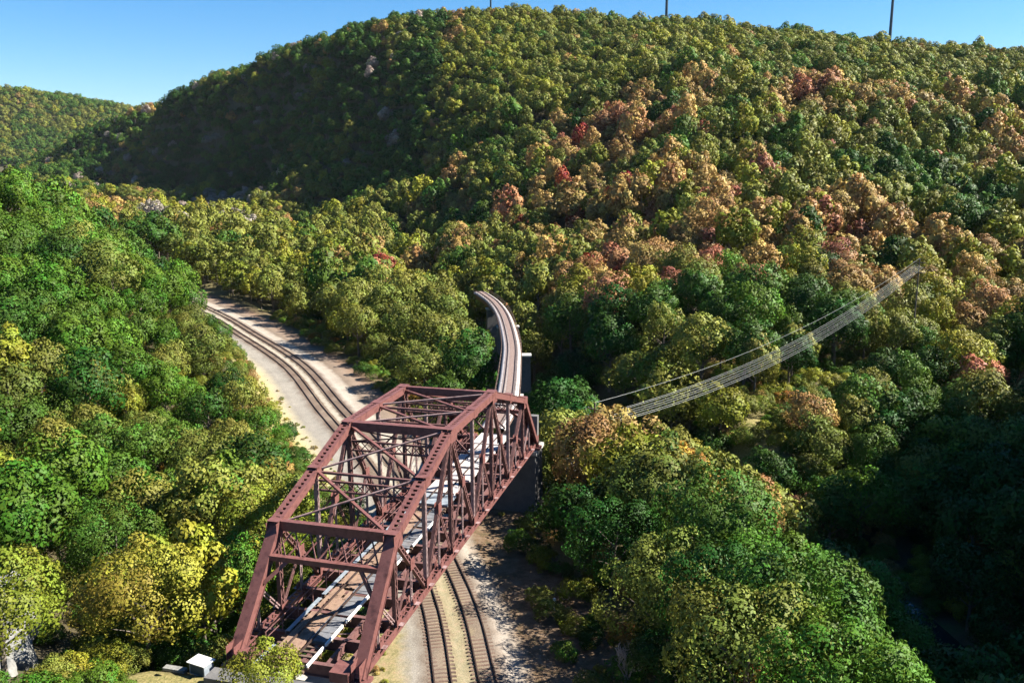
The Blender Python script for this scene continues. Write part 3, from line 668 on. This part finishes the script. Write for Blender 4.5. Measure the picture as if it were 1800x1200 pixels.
def hexgrid(x0, x1, y0, y1, d, jit=.34):
    out = []; j = 0; y = y0
    while y < y1:
        x = x0+(d/2 if j % 2 else 0)
        xs = np.arange(x, x1, d); out.append(np.stack([xs, np.full(len(xs), y)], 1)); y += d*.88; j += 1
    p = np.vstack(out); return p+g.uniform(-jit*d, jit*d, p.shape)
zones = [(42, 150, 5.9, .84), (150, 330, 8.0, 1.04), (330, 560, 8.9, 1.08), (560, 1330, 8.2, .97)]
pts = []
for y0, y1, d, sc_ in zones:
    xm = .66*y1+30; p = hexgrid(-xm, xm+40, y0, y1, d)
    p = p[(np.abs(p[:, 0]) < .66*p[:, 1]+22) | ((p[:, 0] > 0) & (p[:, 1] < 190) & (p[:, 0] < 155))]
    pts.append(np.c_[p, np.full(len(p), sc_)])
p = hexgrid(-1700, -850, 1850, 2320, 12); p = p[np.abs(p[:, 0]) < .66*p[:, 1]+20]; pts.append(np.c_[p, np.full(len(p), 1.5)])
pts = np.vstack(pts); X, Y, S = pts.T
dT, lT, _ = dist_to(X, Y, TRK); dV, _, _ = dist_to(X, Y, VIA); dR, _, _ = dist_to(X, Y, RIV); dP, _, _ = dist_to(X, Y, PWR); bs, bl = bridge_sl(X, Y)
keep = ~((lT < 0) & (dT < np.where(Y < 100, 13.5, np.where(Y < 190, 17, 14.5)))) & ~((lT >= 0) & (dT < np.where(Y < 130, 15, 16))) & (dV > 7.5) & (dR > np.where(Y < 125, 2.5, 5))
keep &= ~((X > 24.5) & (X < 33) & (Y < 100))
keep &= ~((np.abs(bl) < 10.5) & (bs > -9) & (bs < 62)) & ~((X > -34) & (X < -12) & (Y < 60.5))
keep &= ~((X > -52) & (X < -34.5) & (Y < 70)) & ~((X > -52) & (X < -37.5) & (Y < 79)) & ~((X > 1) & (X < 40) & (Y < 50))
keep &= ~((dP < 4.6) & (X < 84))
Z = ground(X, Y); keep &= (Z > -14.2)
keep &= ~((vnoise(X/17, Y/22, 31) < .19) & (Y > 150) & (Y < 640) & (X > -10))
# hide what the hill itself hides: march from the camera over the smooth ground
vis = np.ones(len(X), bool)
for f in (.55, .65, .75, .82, .88, .93, .97):
    zz_ = ground(X*f, Y*f); ray = 45+(Z+14-45)*f; vis &= (zz_-16 < ray) | (Y < 230)
keep &= vis
keep_i = np.nonzero(keep)[0]; X, Y, S, Z = X[keep], Y[keep], S[keep], Z[keep]
trees = []
for i in range(len(X)):
    if X[i] > -10 and Y[i] > 150: Z[i] += 7*(vnoise(X[i:i+1]/21, Y[i:i+1]/25, 77)[0]-.5)
    nm, mix = region(X[i], Y[i]); k = pick(mix, X[i], Y[i], g.random())
    s = S[i]*(g.uniform(.62, 1.28) if g.random() < .8 else g.uniform(1.1, 1.42))
    if nm in ('left hillside', 'lower left slope'): s *= .88
    if nm == 'left hillside' and Y[i] > 105 and dT[keep_i[i]] < 34: s *= .76
    if nm == 'right bank': s *= 1.12
    if nm == 'valley middle' and Y[i] < 330 and 0 < lT[keep_i[i]] < 27: s *= .8
    trees.append([X[i], Y[i], Z[i]-.3, s, g.uniform(0, 6.283), k, nm, g.random(), 'leafy'])
# single trees the photograph lets one recognise
def hero(x, y, s, k, nm, kind='leafy', dz=0, clear=4.0):
    global trees
    trees = [t for t in trees if (t[0]-x)**2+(t[1]-y)**2 > clear**2]
    trees.append([x, y, gz(x, y)-.3+dz, s, g.uniform(0, 6.28), k, nm, .5, kind])
hero(-16.6, 51.0, .52, 'y', 'near end of the bridge', 'leafy', 0, 3.0)
for x, y, s, k in ((-45.0, 300, 1.25, 'R'), (-41, 306, .9, 'r'), (-50, 292, .9, 'a'), (-64, 92, .95, 'a'), (17, 57, 1.05, 'o'), (20, 78, 1.25, 'g'), (23, 70, 1.05, 'n'), (14, 70, 1.0, 'o'), (14, 99, 1.15, 'y'), (22.5, 60, 1.1, 'g'), (22.5, 52, 1.0, 'n'),
                   (21, 101, .9, 'a'), (22.5, 90, 1.1, 'o'), (18, 65, 1.0, 'G'), (10, 107.5, 1.1, 'b'), (14.5, 110.5, 1.15, 'b'), (91, 184, .8, 'g'), (85, 190, .8, 'g'), (93, 190, .9, 'o'), (10.5, 84, .9, 'G'), (69, 124, 1.15, 'G'), (72, 134, 1.0, 'n'), (-29.5, 63, .9, 'Y'), (-33.5, 71, 1.0, 'y'), (-27.5, 72, 1.0, 'n')):
    hero(x, y, s, k, region(x, y)[0])
for x, y, s in ((9.5, 118, .8), (12.5, 121, .7), (11, 115, .6), (29.5, 92, .7), (10, 68, .7)): hero(x, y, s, 't', 'right bank', 'bare', 0, 2.5)
for i in range(84):
    x = -172+g.uniform(-26, 30); y = 455+g.uniform(-45, 60)
    if i > 34: x = -270+g.uniform(-60, 60); y = 600+g.uniform(-50, 50)
    hero(x, y, g.uniform(1.1, 1.5), 't', 'valley middle', 'bare' if i % 3 == 0 else 'leafy', 0, 4.6)

cth, sth = math.cos(.199), math.sin(.199)
def project(x, y, z):
    dz = z-45; d = y*cth-dz*sth; u = y*sth+dz*cth
    return 900+1500*x/d, 600-1500*u/d, d
cand = []
for i, t in enumerate(trees):
    px, py, d = project(t[0], t[1], t[2]+8*t[3])
    r = 1500*5*t[3]/d
    if -r*.6 < px < 1800+r*.6 and -r < py < 1200+r*.7:
        cand.append((-(r*(1.6 if t[8] == 'bare' and t[1] < 300 else 1)), i, px, py))
cand.sort(); chosen = {i: (px, py) for _, i, px, py in cand[:272]}

ORD = ['nearest', 'second nearest', 'third nearest', 'fourth nearest', 'fifth nearest', 'sixth nearest', 'seventh nearest', 'eighth nearest', 'ninth nearest', 'tenth nearest',
       'eleventh nearest', 'twelfth nearest', 'thirteenth nearest', 'fourteenth nearest', 'fifteenth nearest', 'sixteenth nearest', 'seventeenth nearest', 'eighteenth nearest', 'nineteenth nearest', 'twentieth nearest']+[f'{t}-{w} nearest' for t in ('twenty', 'thirty', 'forty') for w in ('first', 'second', 'third', 'fourth', 'fifth', 'sixth', 'seventh', 'eighth', 'ninth')]
SIZE = lambda s: 'small' if s < .8 else ('large' if s > 1.08 else 'middling')
def where(t):
    nm, x, y = t[6], t[0], t[1]
    if nm == 'near end of the bridge': return 'in front of the near left foot of the truss bridge'
    if nm == 'lower left slope': return 'on the slope beside the boulders'
    if nm == 'left hillside': return 'high on the left hillside' if x < -55 else ('on the left hillside next to the tracks' if dist_to(np.array([x]), np.array([y]), TRK)[0][0] < 24 else 'on the middle of the left hillside')
    if nm == 'right bank': return 'in the clump right of the tracks' if y < 95 else 'between the bridge pier and the power line'
    if nm == 'foot of the hill': return 'in the shaded ravine' if x > 50 and y < 140 else ('along the power line at the foot of the hill' if x > 25 else 'beside the viaduct at the foot of the hill')
    if nm == 'valley middle': return 'in the strip of woods between tracks and viaduct'
    return 'in the woods of the '+nm
groups = {}
for i in chosen:
    t = trees[i]; key = (CNAME[t[5]] if t[8] != 'bare' else 'leafless grey', SIZE(t[3]), where(t)); groups.setdefault(key, []).append(i)
labels = {}
for (cn, sz, wh), L in groups.items():
    L.sort(key=lambda i: (trees[i][0]**2+trees[i][1]**2))
    for j, i in enumerate(L):
        labels[i] = f'{sz} {cn} tree {wh}' if len(L) == 1 else f'{ORD[min(j, len(ORD)-1)]} {sz} {cn} tree {wh}'
FSRC, NSRC, MSRC, TSRC = {}, {}, {}, {}
def tint_of(k, u):
    c = np.array(PAL[k]); v = .78+.44*u; return [float(c[0]*v*(1+.22*(u-.5))), float(c[1]*v), float(c[2]*v)]
src_near, src_mid, src_trunk, src_bare = [], [], [], []
n_ind = 0
for i in sorted(chosen):
    x, y, z, s, rz, k, nm, u, kind = trees[i]
    d = math.hypot(x, y)
    root = empty('bare_tree' if kind == 'bare' else 'broadleaf_tree', (x, y, z), labels[i], 'tree', 'autumn trees of the wooded valley')
    root.rotation_euler = (0, 0, rz); root.scale = (s, s, s*(.92+.16*u))
    if kind == 'bare':
        o = link('trunk', TRUNKS[i % 3], root); o.scale = (.5, .5, .55)
        o = link('branches', BARE[i % 3], root)
        if i % 3 not in [q['v'] for q in src_bare]: src_bare.append(dict(v=i % 3, o=o))
        continue
    link('trunk', TRUNKS[i % 3], root)
    if k in 'Yy' and u > .55 and nm in ('lower left slope', 'left hillside'): me = TALL[i % 2]
    elif d < 92: me = FINE[i % 3]
    else: me = NEAR[i % 4]
    o = link('crown', me, root); o['tint'] = tint_of(k, u)
    if me in NEAR and me not in [q.data for q in src_near]: src_near.append(o)
# a few trees further up carry the lighter crown meshes that the woodland repeats
rest = [i for i in range(len(trees)) if i not in chosen]
extra = [i for i in rest if trees[i][1] > 170 and trees[i][1] < 240 and abs(trees[i][0]) < .5*trees[i][1] and trees[i][8] == 'leafy' and trees[i][0] > 20][::9][:5]
words = ['lowest', 'second lowest', 'middle', 'second highest', 'highest']
for j, i in enumerate(extra):
    x, y, z, s, rz, k, nm, u, kind = trees[i]
    root = empty('broadleaf_tree', (x, y, z), f'{CNAME[k]} tree on the slope above the wires, {words[j]} of five going uphill', 'tree', 'autumn trees of the wooded valley')
    root.rotation_euler = (0, 0, rz); root.scale = (s, s, s)
    tr_ = link('trunk', TRUNKS[j % 3], root); o = link('crown', MID[j], root); o['tint'] = tint_of(k, u); src_mid.append(o); src_trunk.append(tr_)
rest = [i for i in rest if i not in extra]

def scatter(name, rows, sources, label, cat, trunk=None):
    """rows: x y z scale rot tint(3); one object whose geometry nodes set the source crowns on its points"""
    A = np.array(rows, float); me = bpy.data.meshes.new(name); me.vertices.add(len(A)); me.vertices.foreach_set('co', A[:, :3].astype(np.float32).ravel())
    def at(nm, typ, data, fld='value'):
        a = me.attributes.new(nm, typ, 'POINT'); a.data.foreach_set(fld, data)
    at('size', 'FLOAT_VECTOR', np.ascontiguousarray(A[:, 3:6], np.float32).ravel(), 'vector')
    at('turn', 'FLOAT_VECTOR', np.stack([A[:, 10], A[:, 11], A[:, 6]], 1).astype(np.float32).ravel(), 'vector')
    at('tint', 'FLOAT_VECTOR', np.ascontiguousarray(A[:, 7:10], np.float32).ravel(), 'vector')
    at('pick', 'INT', np.random.default_rng(3).integers(0, 1000, len(A)).astype(np.int32))
    me.update(); o = link(name, me); tag(o, label, cat, None, 'stuff')
    ng = bpy.data.node_groups.new(name, 'GeometryNodeTree')
    ng.interface.new_socket('Geometry', in_out='INPUT', socket_type='NodeSocketGeometry'); ng.interface.new_socket('Geometry', in_out='OUTPUT', socket_type='NodeSocketGeometry')
    N = ng.nodes; L = ng.links; gi = N.new('NodeGroupInput'); go = N.new('NodeGroupOutput')
    def named(nm, typ):
        q = N.new('GeometryNodeInputNamedAttribute'); q.data_type = typ; q.inputs['Name'].default_value = nm; return q.outputs['Attribute']
    sz, tn, pk = named('size', 'FLOAT_VECTOR'), named('turn', 'FLOAT_VECTOR'), named('pick', 'INT')
    def inst(srcs):
        j = N.new('GeometryNodeJoinGeometry')
        for s_ in srcs:
            oi = N.new('GeometryNodeObjectInfo'); oi.transform_space = 'ORIGINAL'; oi.inputs['Object'].default_value = s_; oi.inputs['As Instance'].default_value = True
            L.new(oi.outputs['Geometry'], j.inputs[0])
        ip = N.new('GeometryNodeInstanceOnPoints'); ip.inputs['Pick Instance'].default_value = True
        L.new(gi.outputs[0], ip.inputs['Points']); L.new(j.outputs[0], ip.inputs['Instance']); L.new(pk, ip.inputs['Instance Index']); L.new(tn, ip.inputs['Rotation']); L.new(sz, ip.inputs['Scale'])
        return ip.outputs[0]
    J = N.new('GeometryNodeJoinGeometry'); L.new(inst(sources), J.inputs[0])
    if trunk: L.new(inst(trunk), J.inputs[0])
    L.new(J.outputs[0], go.inputs[0])
    md = o.modifiers.new('scatter', 'NODES'); md.node_group = ng
    return o
def row(t, f=1.0, fz=1.0):
    c = tint_of(t[5], t[7]); s = t[3]*f
    return [t[0], t[1], t[2], s, s, s*fz*((.80 if t[1] < 560 else .70)+(.48 if t[1] < 560 else .36)*t[7]), t[4], *c, 0, 0]
near_rest = [row(trees[i]) for i in rest if trees[i][8] == 'leafy' and trees[i][1] < 240]
far_rest = [row(trees[i]) for i in rest if trees[i][8] == 'leafy' and 240 <= trees[i][1] < 1700]
dist_rest = [row(trees[i]) for i in rest if trees[i][8] == 'leafy' and trees[i][1] >= 1700]
bare_rest = [row(trees[i]) for i in rest if trees[i][8] == 'bare']
if near_rest: scatter('valley_woodland', near_rest, src_near, 'continuous autumn woodland behind the nearest trees of the valley', 'woodland', src_trunk)
scatter('hillside_forest', far_rest, src_mid, 'dense autumn forest covering the large hill beyond the viaduct', 'forest', src_trunk)
scatter('distant_forest', dist_rest, src_mid, 'hazy green forest on the far hill at the upper left', 'forest')
if bare_rest and src_bare: scatter('bare_woodland', bare_rest, [q['o'] for q in src_bare], 'patches of leafless grey trees on the valley floor', 'woodland')
# undergrowth: low bushes under and between the near trees and along the yard edge
q = hexgrid(-150, 160, 44, 260, 3.1, .45); q = q[(np.abs(q[:, 0]) < .66*q[:, 1]+15)]
x, y = q.T; dT, lT, _ = dist_to(x, y, TRK); dV, _, _ = dist_to(x, y, VIA); dR, _, _ = dist_to(x, y, RIV); bs, bl = bridge_sl(x, y)
kp = ~((lT < 0) & (dT < np.where((y < 116) & (y > 74), 6.4, 11.2))) & ~((lT >= 0) & (dT < np.where(y < 120, 8.8, 12.0))) & ~((lT >= 0) & (dT < 15) & (g.random(len(x)) < .45)) & (dV > 3) & (dR > 11) & ~((np.abs(bl) < 6.6) & (bs > -4) & (bs < 4)) & ~((np.abs(bl) < 6.6) & (bs > 50) & (bs < 59)) & ~((x > -27) & (x < -18) & (y < 60.5)) & ~((x > -50) & (x < -34.5) & (y < 70))
x, y = x[kp], y[kp]; z = ground(x, y); rows = []; dP2 = dist_to(x, y, PWR)[0]
for i in range(len(x)):
    k = g.choice(list('gnoybGa'), p=[.2, .15, .27, .18, .1, .07, .03]); c = tint_of(k, g.random()); s = g.uniform(.20, .42)*(1.5 if dP2[i] < 7 else 1)
    rows.append([x[i], y[i], z[i]-2.9*s*.8-.1, s, s, s*.8, g.uniform(0, 6.28), *c, 0, 0])
scatter('undergrowth', rows, src_near, 'low bushes and saplings on the slopes below the trees', 'bushes')
# sparse weeds and grass tufts on the dry verge
q = hexgrid(-60, 30, 62, 175, 1.5, .5); x, y = q.T; dT, lT, _ = dist_to(x, y, TRK)
kp = (((lT < 0) & (dT > 6.6) & (dT < 12) & (g.random(len(x)) < .5+.0*x)) | ((lT > 0) & (dT > 11) & (dT < 16) & (g.random(len(x)) < .25)))
x, y = x[kp], y[kp]; z = ground(x, y); rows = []
for i in range(len(x)):
    c = tint_of(g.choice(list('yYob')), g.random()); s = g.uniform(.05, .13); rows.append([x[i], y[i], z[i]-.55*s*8, s, s, s*.8, g.uniform(0, 6.28), *c, 0, 0])
scatter('verge_grass', rows, src_mid, 'dry yellow grass tufts along the edges of the railway', 'grass')

# ------------------------------------------------------------------ power line
def pole(loc, h, yaw, lab, arms=(0, 1.1, 2.2)):
    t = empty('utility_pole', loc, lab, 'utility pole', 'poles of the power line'); t.rotation_euler = (0, 0, yaw)
    m = MB(); m.tube([(0, 0, -1), (0, 0, h*.5), (0, 0, h)], [.19, .16, .12], 8); m.build('pole', M['bark'], t)
    for a in arms:
        m = MB(); m.box(-1.35, 1.35, -.06, .06, h-1.0-a-.07, h-1.0-a+.07); ar = m.build('crossarm', M['sleeper'], t)
        for x in (-1.25, -.45, .45, 1.25):
            m = MB(); m.tube([(x, 0, h-1.0-a+.07), (x, 0, h-1.0-a+.2)], [.05, .04], 6); m.build('insulator', M['galv'], ar)
    return t
PA = Vector((11.5, 114.5, 0)); PB = Vector((89.3, 186.5, 0)); wd = (PB-PA).normalized(); wy = math.atan2(wd.y, wd.x)-math.pi/2
zA = gz(PA.x, PA.y); zB = gz(PB.x, PB.y); TA, TB = 13.2, 25.6
pole((PA.x, PA.y, zA), TA-zA, wy, 'wooden pole half hidden in bushes where the wires begin')
pole((PB.x, PB.y, zB), TB-zB, wy, 'wooden pole among the trees at the right end of the wires')
side = Vector((wd.y, -wd.x, 0))
lab_w = ['topmost single wire sagging above the bundle of power lines']+[f'{w} wire of the bundled power lines crossing the ravine' for w in ('first from the top', 'second from the top', 'third from the top', 'middle', 'third from the bottom', 'second lowest', 'lowest')]
specs = [(0, 0, 3.3)]+[(-.85+.28*j+.06*math.sin(j*2.3), -2.3-.20*j-.08*math.cos(j*2.7), 3.9+.10*j+.12*math.sin(j*3.1)) for j in range(7)]
for (sx, dz, sag), lw in zip(specs, lab_w):
    a = Vector((PA.x, PA.y, TA+dz*.95))+side*sx; b = Vector((PB.x, PB.y, TB+dz*.55))+side*sx; P = []
    for i in range(25):
        u = i/24; p = a.lerp(b, u); p.z -= sag*4*u*(1-u); P.append(p-a)
    m = MB(); m.tube(P, .024, 5); tag(m.build('power_line', M['wire'], None, a), lw, 'power line', 'power lines crossing the ravine')

# ------------------------------------------------------------------ masts on the ridge
for px, D, hh, r0, lab in ((1567, 800, 78, 1.5, 'tall dark mast on the ridge, rightmost of three'), (1174, 840, 74, 1.5, 'slim dark mast on the ridge, middle of three'), (865, 900, 62, 1.1, 'slim dark mast at the crest of the hill, leftmost of three')):
    x = (px-900)/1500*D*1.0; zt = gz(x, D); d = D
    x = (px-900)/1500*(D*cth-(zt+20-45)*sth); zt = gz(x, D)
    t = empty('ridge_mast', (x, D, zt), lab, 'mast', 'masts on the ridge')
    m = MB(); m.tube([(0, 0, -2), (0, 0, hh*.5), (0, 0, hh)], [r0, r0*.8, r0*.62], 12); m.build('tower', M['tower'], t)
    m = MB(); m.box(-1.6, 1.6, -4.5, 3.0, hh, hh+3.4); m.build('nacelle', M['tower'], t)
    m = MB(); m.tube([(0, -4.5, hh+1.7), (0, -6.3, hh+1.7)], [1.5, .6], 10); m.build('hub', M['tower'], t)
    for a in range(3):
        an = a*2.0944+.52; dx, dz = math.sin(an), math.cos(an); m = MB()
        m.add([(dx*u*34+dz*w, -5.4+k*.25*(1-u*.7), hh+1.7+dz*u*34-dx*w) for u, ww in ((.03, .8), (.25, 1.5), (1, .3)) for w in (-ww, ww) for k in (-1, 1)],
              [(0, 4, 6, 2), (1, 3, 7, 5), (0, 1, 5, 4), (2, 6, 7, 3), (4, 8, 10, 6), (5, 7, 11, 9), (4, 5, 9, 8), (6, 10, 11, 7), (8, 9, 11, 10), (0, 2, 3, 1)]); m.build('blade', M['tower'], t)

# ------------------------------------------------------------------ boulders, cabinet, slab, marker post
def rock_mesh(seed, rx, ry, rz):
    import bmesh
    bm = bmesh.new(); bmesh.ops.create_icosphere(bm, subdivisions=3, radius=1)
    rr = random.Random(seed); planes = [(Vector((rr.uniform(-1, 1), rr.uniform(-1, 1), rr.uniform(-.4, 1))).normalized(), rr.uniform(.55, .85)) for _ in range(9)]
    for v in bm.verts:
        p = v.co.copy()
        for n, d in planes:
            k = p.dot(n)
            if k > d: p -= n*(k-d)*.92
        p *= 1+.05*math.sin(p.x*9+seed)*math.sin(p.y*8)*math.cos(p.z*7)
        v.co = Vector((p.x*rx, p.y*ry, p.z*rz))
    me = bpy.data.meshes.new('boulder'); bm.to_mesh(me); bm.free(); me.materials.append(M['rock']); return me
for x, y, dz, r3, lab in ((-41.0, 64.2, 4.6, (1.9, 2.2, 3.6), 'large pale grey boulder at the left edge among yellow trees, the upper one'), (-39.0, 60.2, 1.3, (1.7, 1.9, 2.6), 'pale grey boulder at the left edge below the larger one'),
                         (-36.6, 55.2, .3, (1.1, 1.3, .8), 'smaller grey rock at the bottom left, under yellow foliage'), (-33.8, 60.6, .3, (1.2, 1.0, .8), 'low grey rock right of the boulders')):
    o = link('boulder', rock_mesh(int(x*-7), *r3)); o.location = (x, y, gz(x, y)+dz); o.rotation_euler = (.2, .1, x); tag(o, lab, 'boulder', 'pale boulders at the lower left')
z0 = gz(-23.6, 57.6)
t = empty('equipment_cabinet', (-23.3, 57.7, z0), 'white topped trackside cabinet at the near left end of the bridge', 'cabinet'); t.rotation_euler = (0, 0, -.45)
m = MB(); m.box(-.75, .75, -.45, .45, 0, .95); m.build('body', M['galv'], t)
m = MB(); m.box(-.85, .85, -.6, .6, .955, 1.02); m.build('lid', M['white_paint'], t)
m = MB(); m.box(-.62, .62, -.47, -.453, .12, .85); m.build('door', M['tower'], t)
o = MB(); o.box(-.9, .9, -.25, .25, 0, .22); o = o.build('concrete_slab', M['rock'], None, (-25.5, 58.2, gz(-25.5, 58.2)+.02)); o.rotation_euler = (0, 0, -.25); tag(o, 'short pale concrete slab lying left of the white cabinet', 'slab')
t = empty('marker_post', (4.3, 81.6, gz(4.3, 81.6)), 'small white marker post in the shade right of the tracks', 'marker post')
m = MB(); m.box(-.07, .07, -.07, .07, 0, 1.5); m.build('post', M['white_paint'], t)
m = MB(); m.box(-.16, .16, -.10, -.073, 1.0, 1.5); m.build('plate', M['white_paint'], t)

# ------------------------------------------------------------------ air: even haze round everything
m = MB(); m.box(-3000, 3000, -300, 3700, -22, 420)
hm = bpy.data.materials.new('thin_air'); hm.use_nodes = True; ht = hm.node_tree; ht.nodes.remove(ht.nodes['Principled BSDF'])
pv = ht.nodes.new('ShaderNodeVolumePrincipled'); pv.inputs['Density'].default_value = .000013; pv.inputs['Color'].default_value = (.80, .90, 1, 1)
ht.links.new(pv.outputs[0], ht.nodes['Material Output'].inputs['Volume'])
tag(m.build('haze', hm), kind='stuff')
print('tree meshes', sum(len(o.data.polygons)*2 for o in sc.objects if o.type == 'MESH')/1e6, 'M tris', len(trees), 'trees')
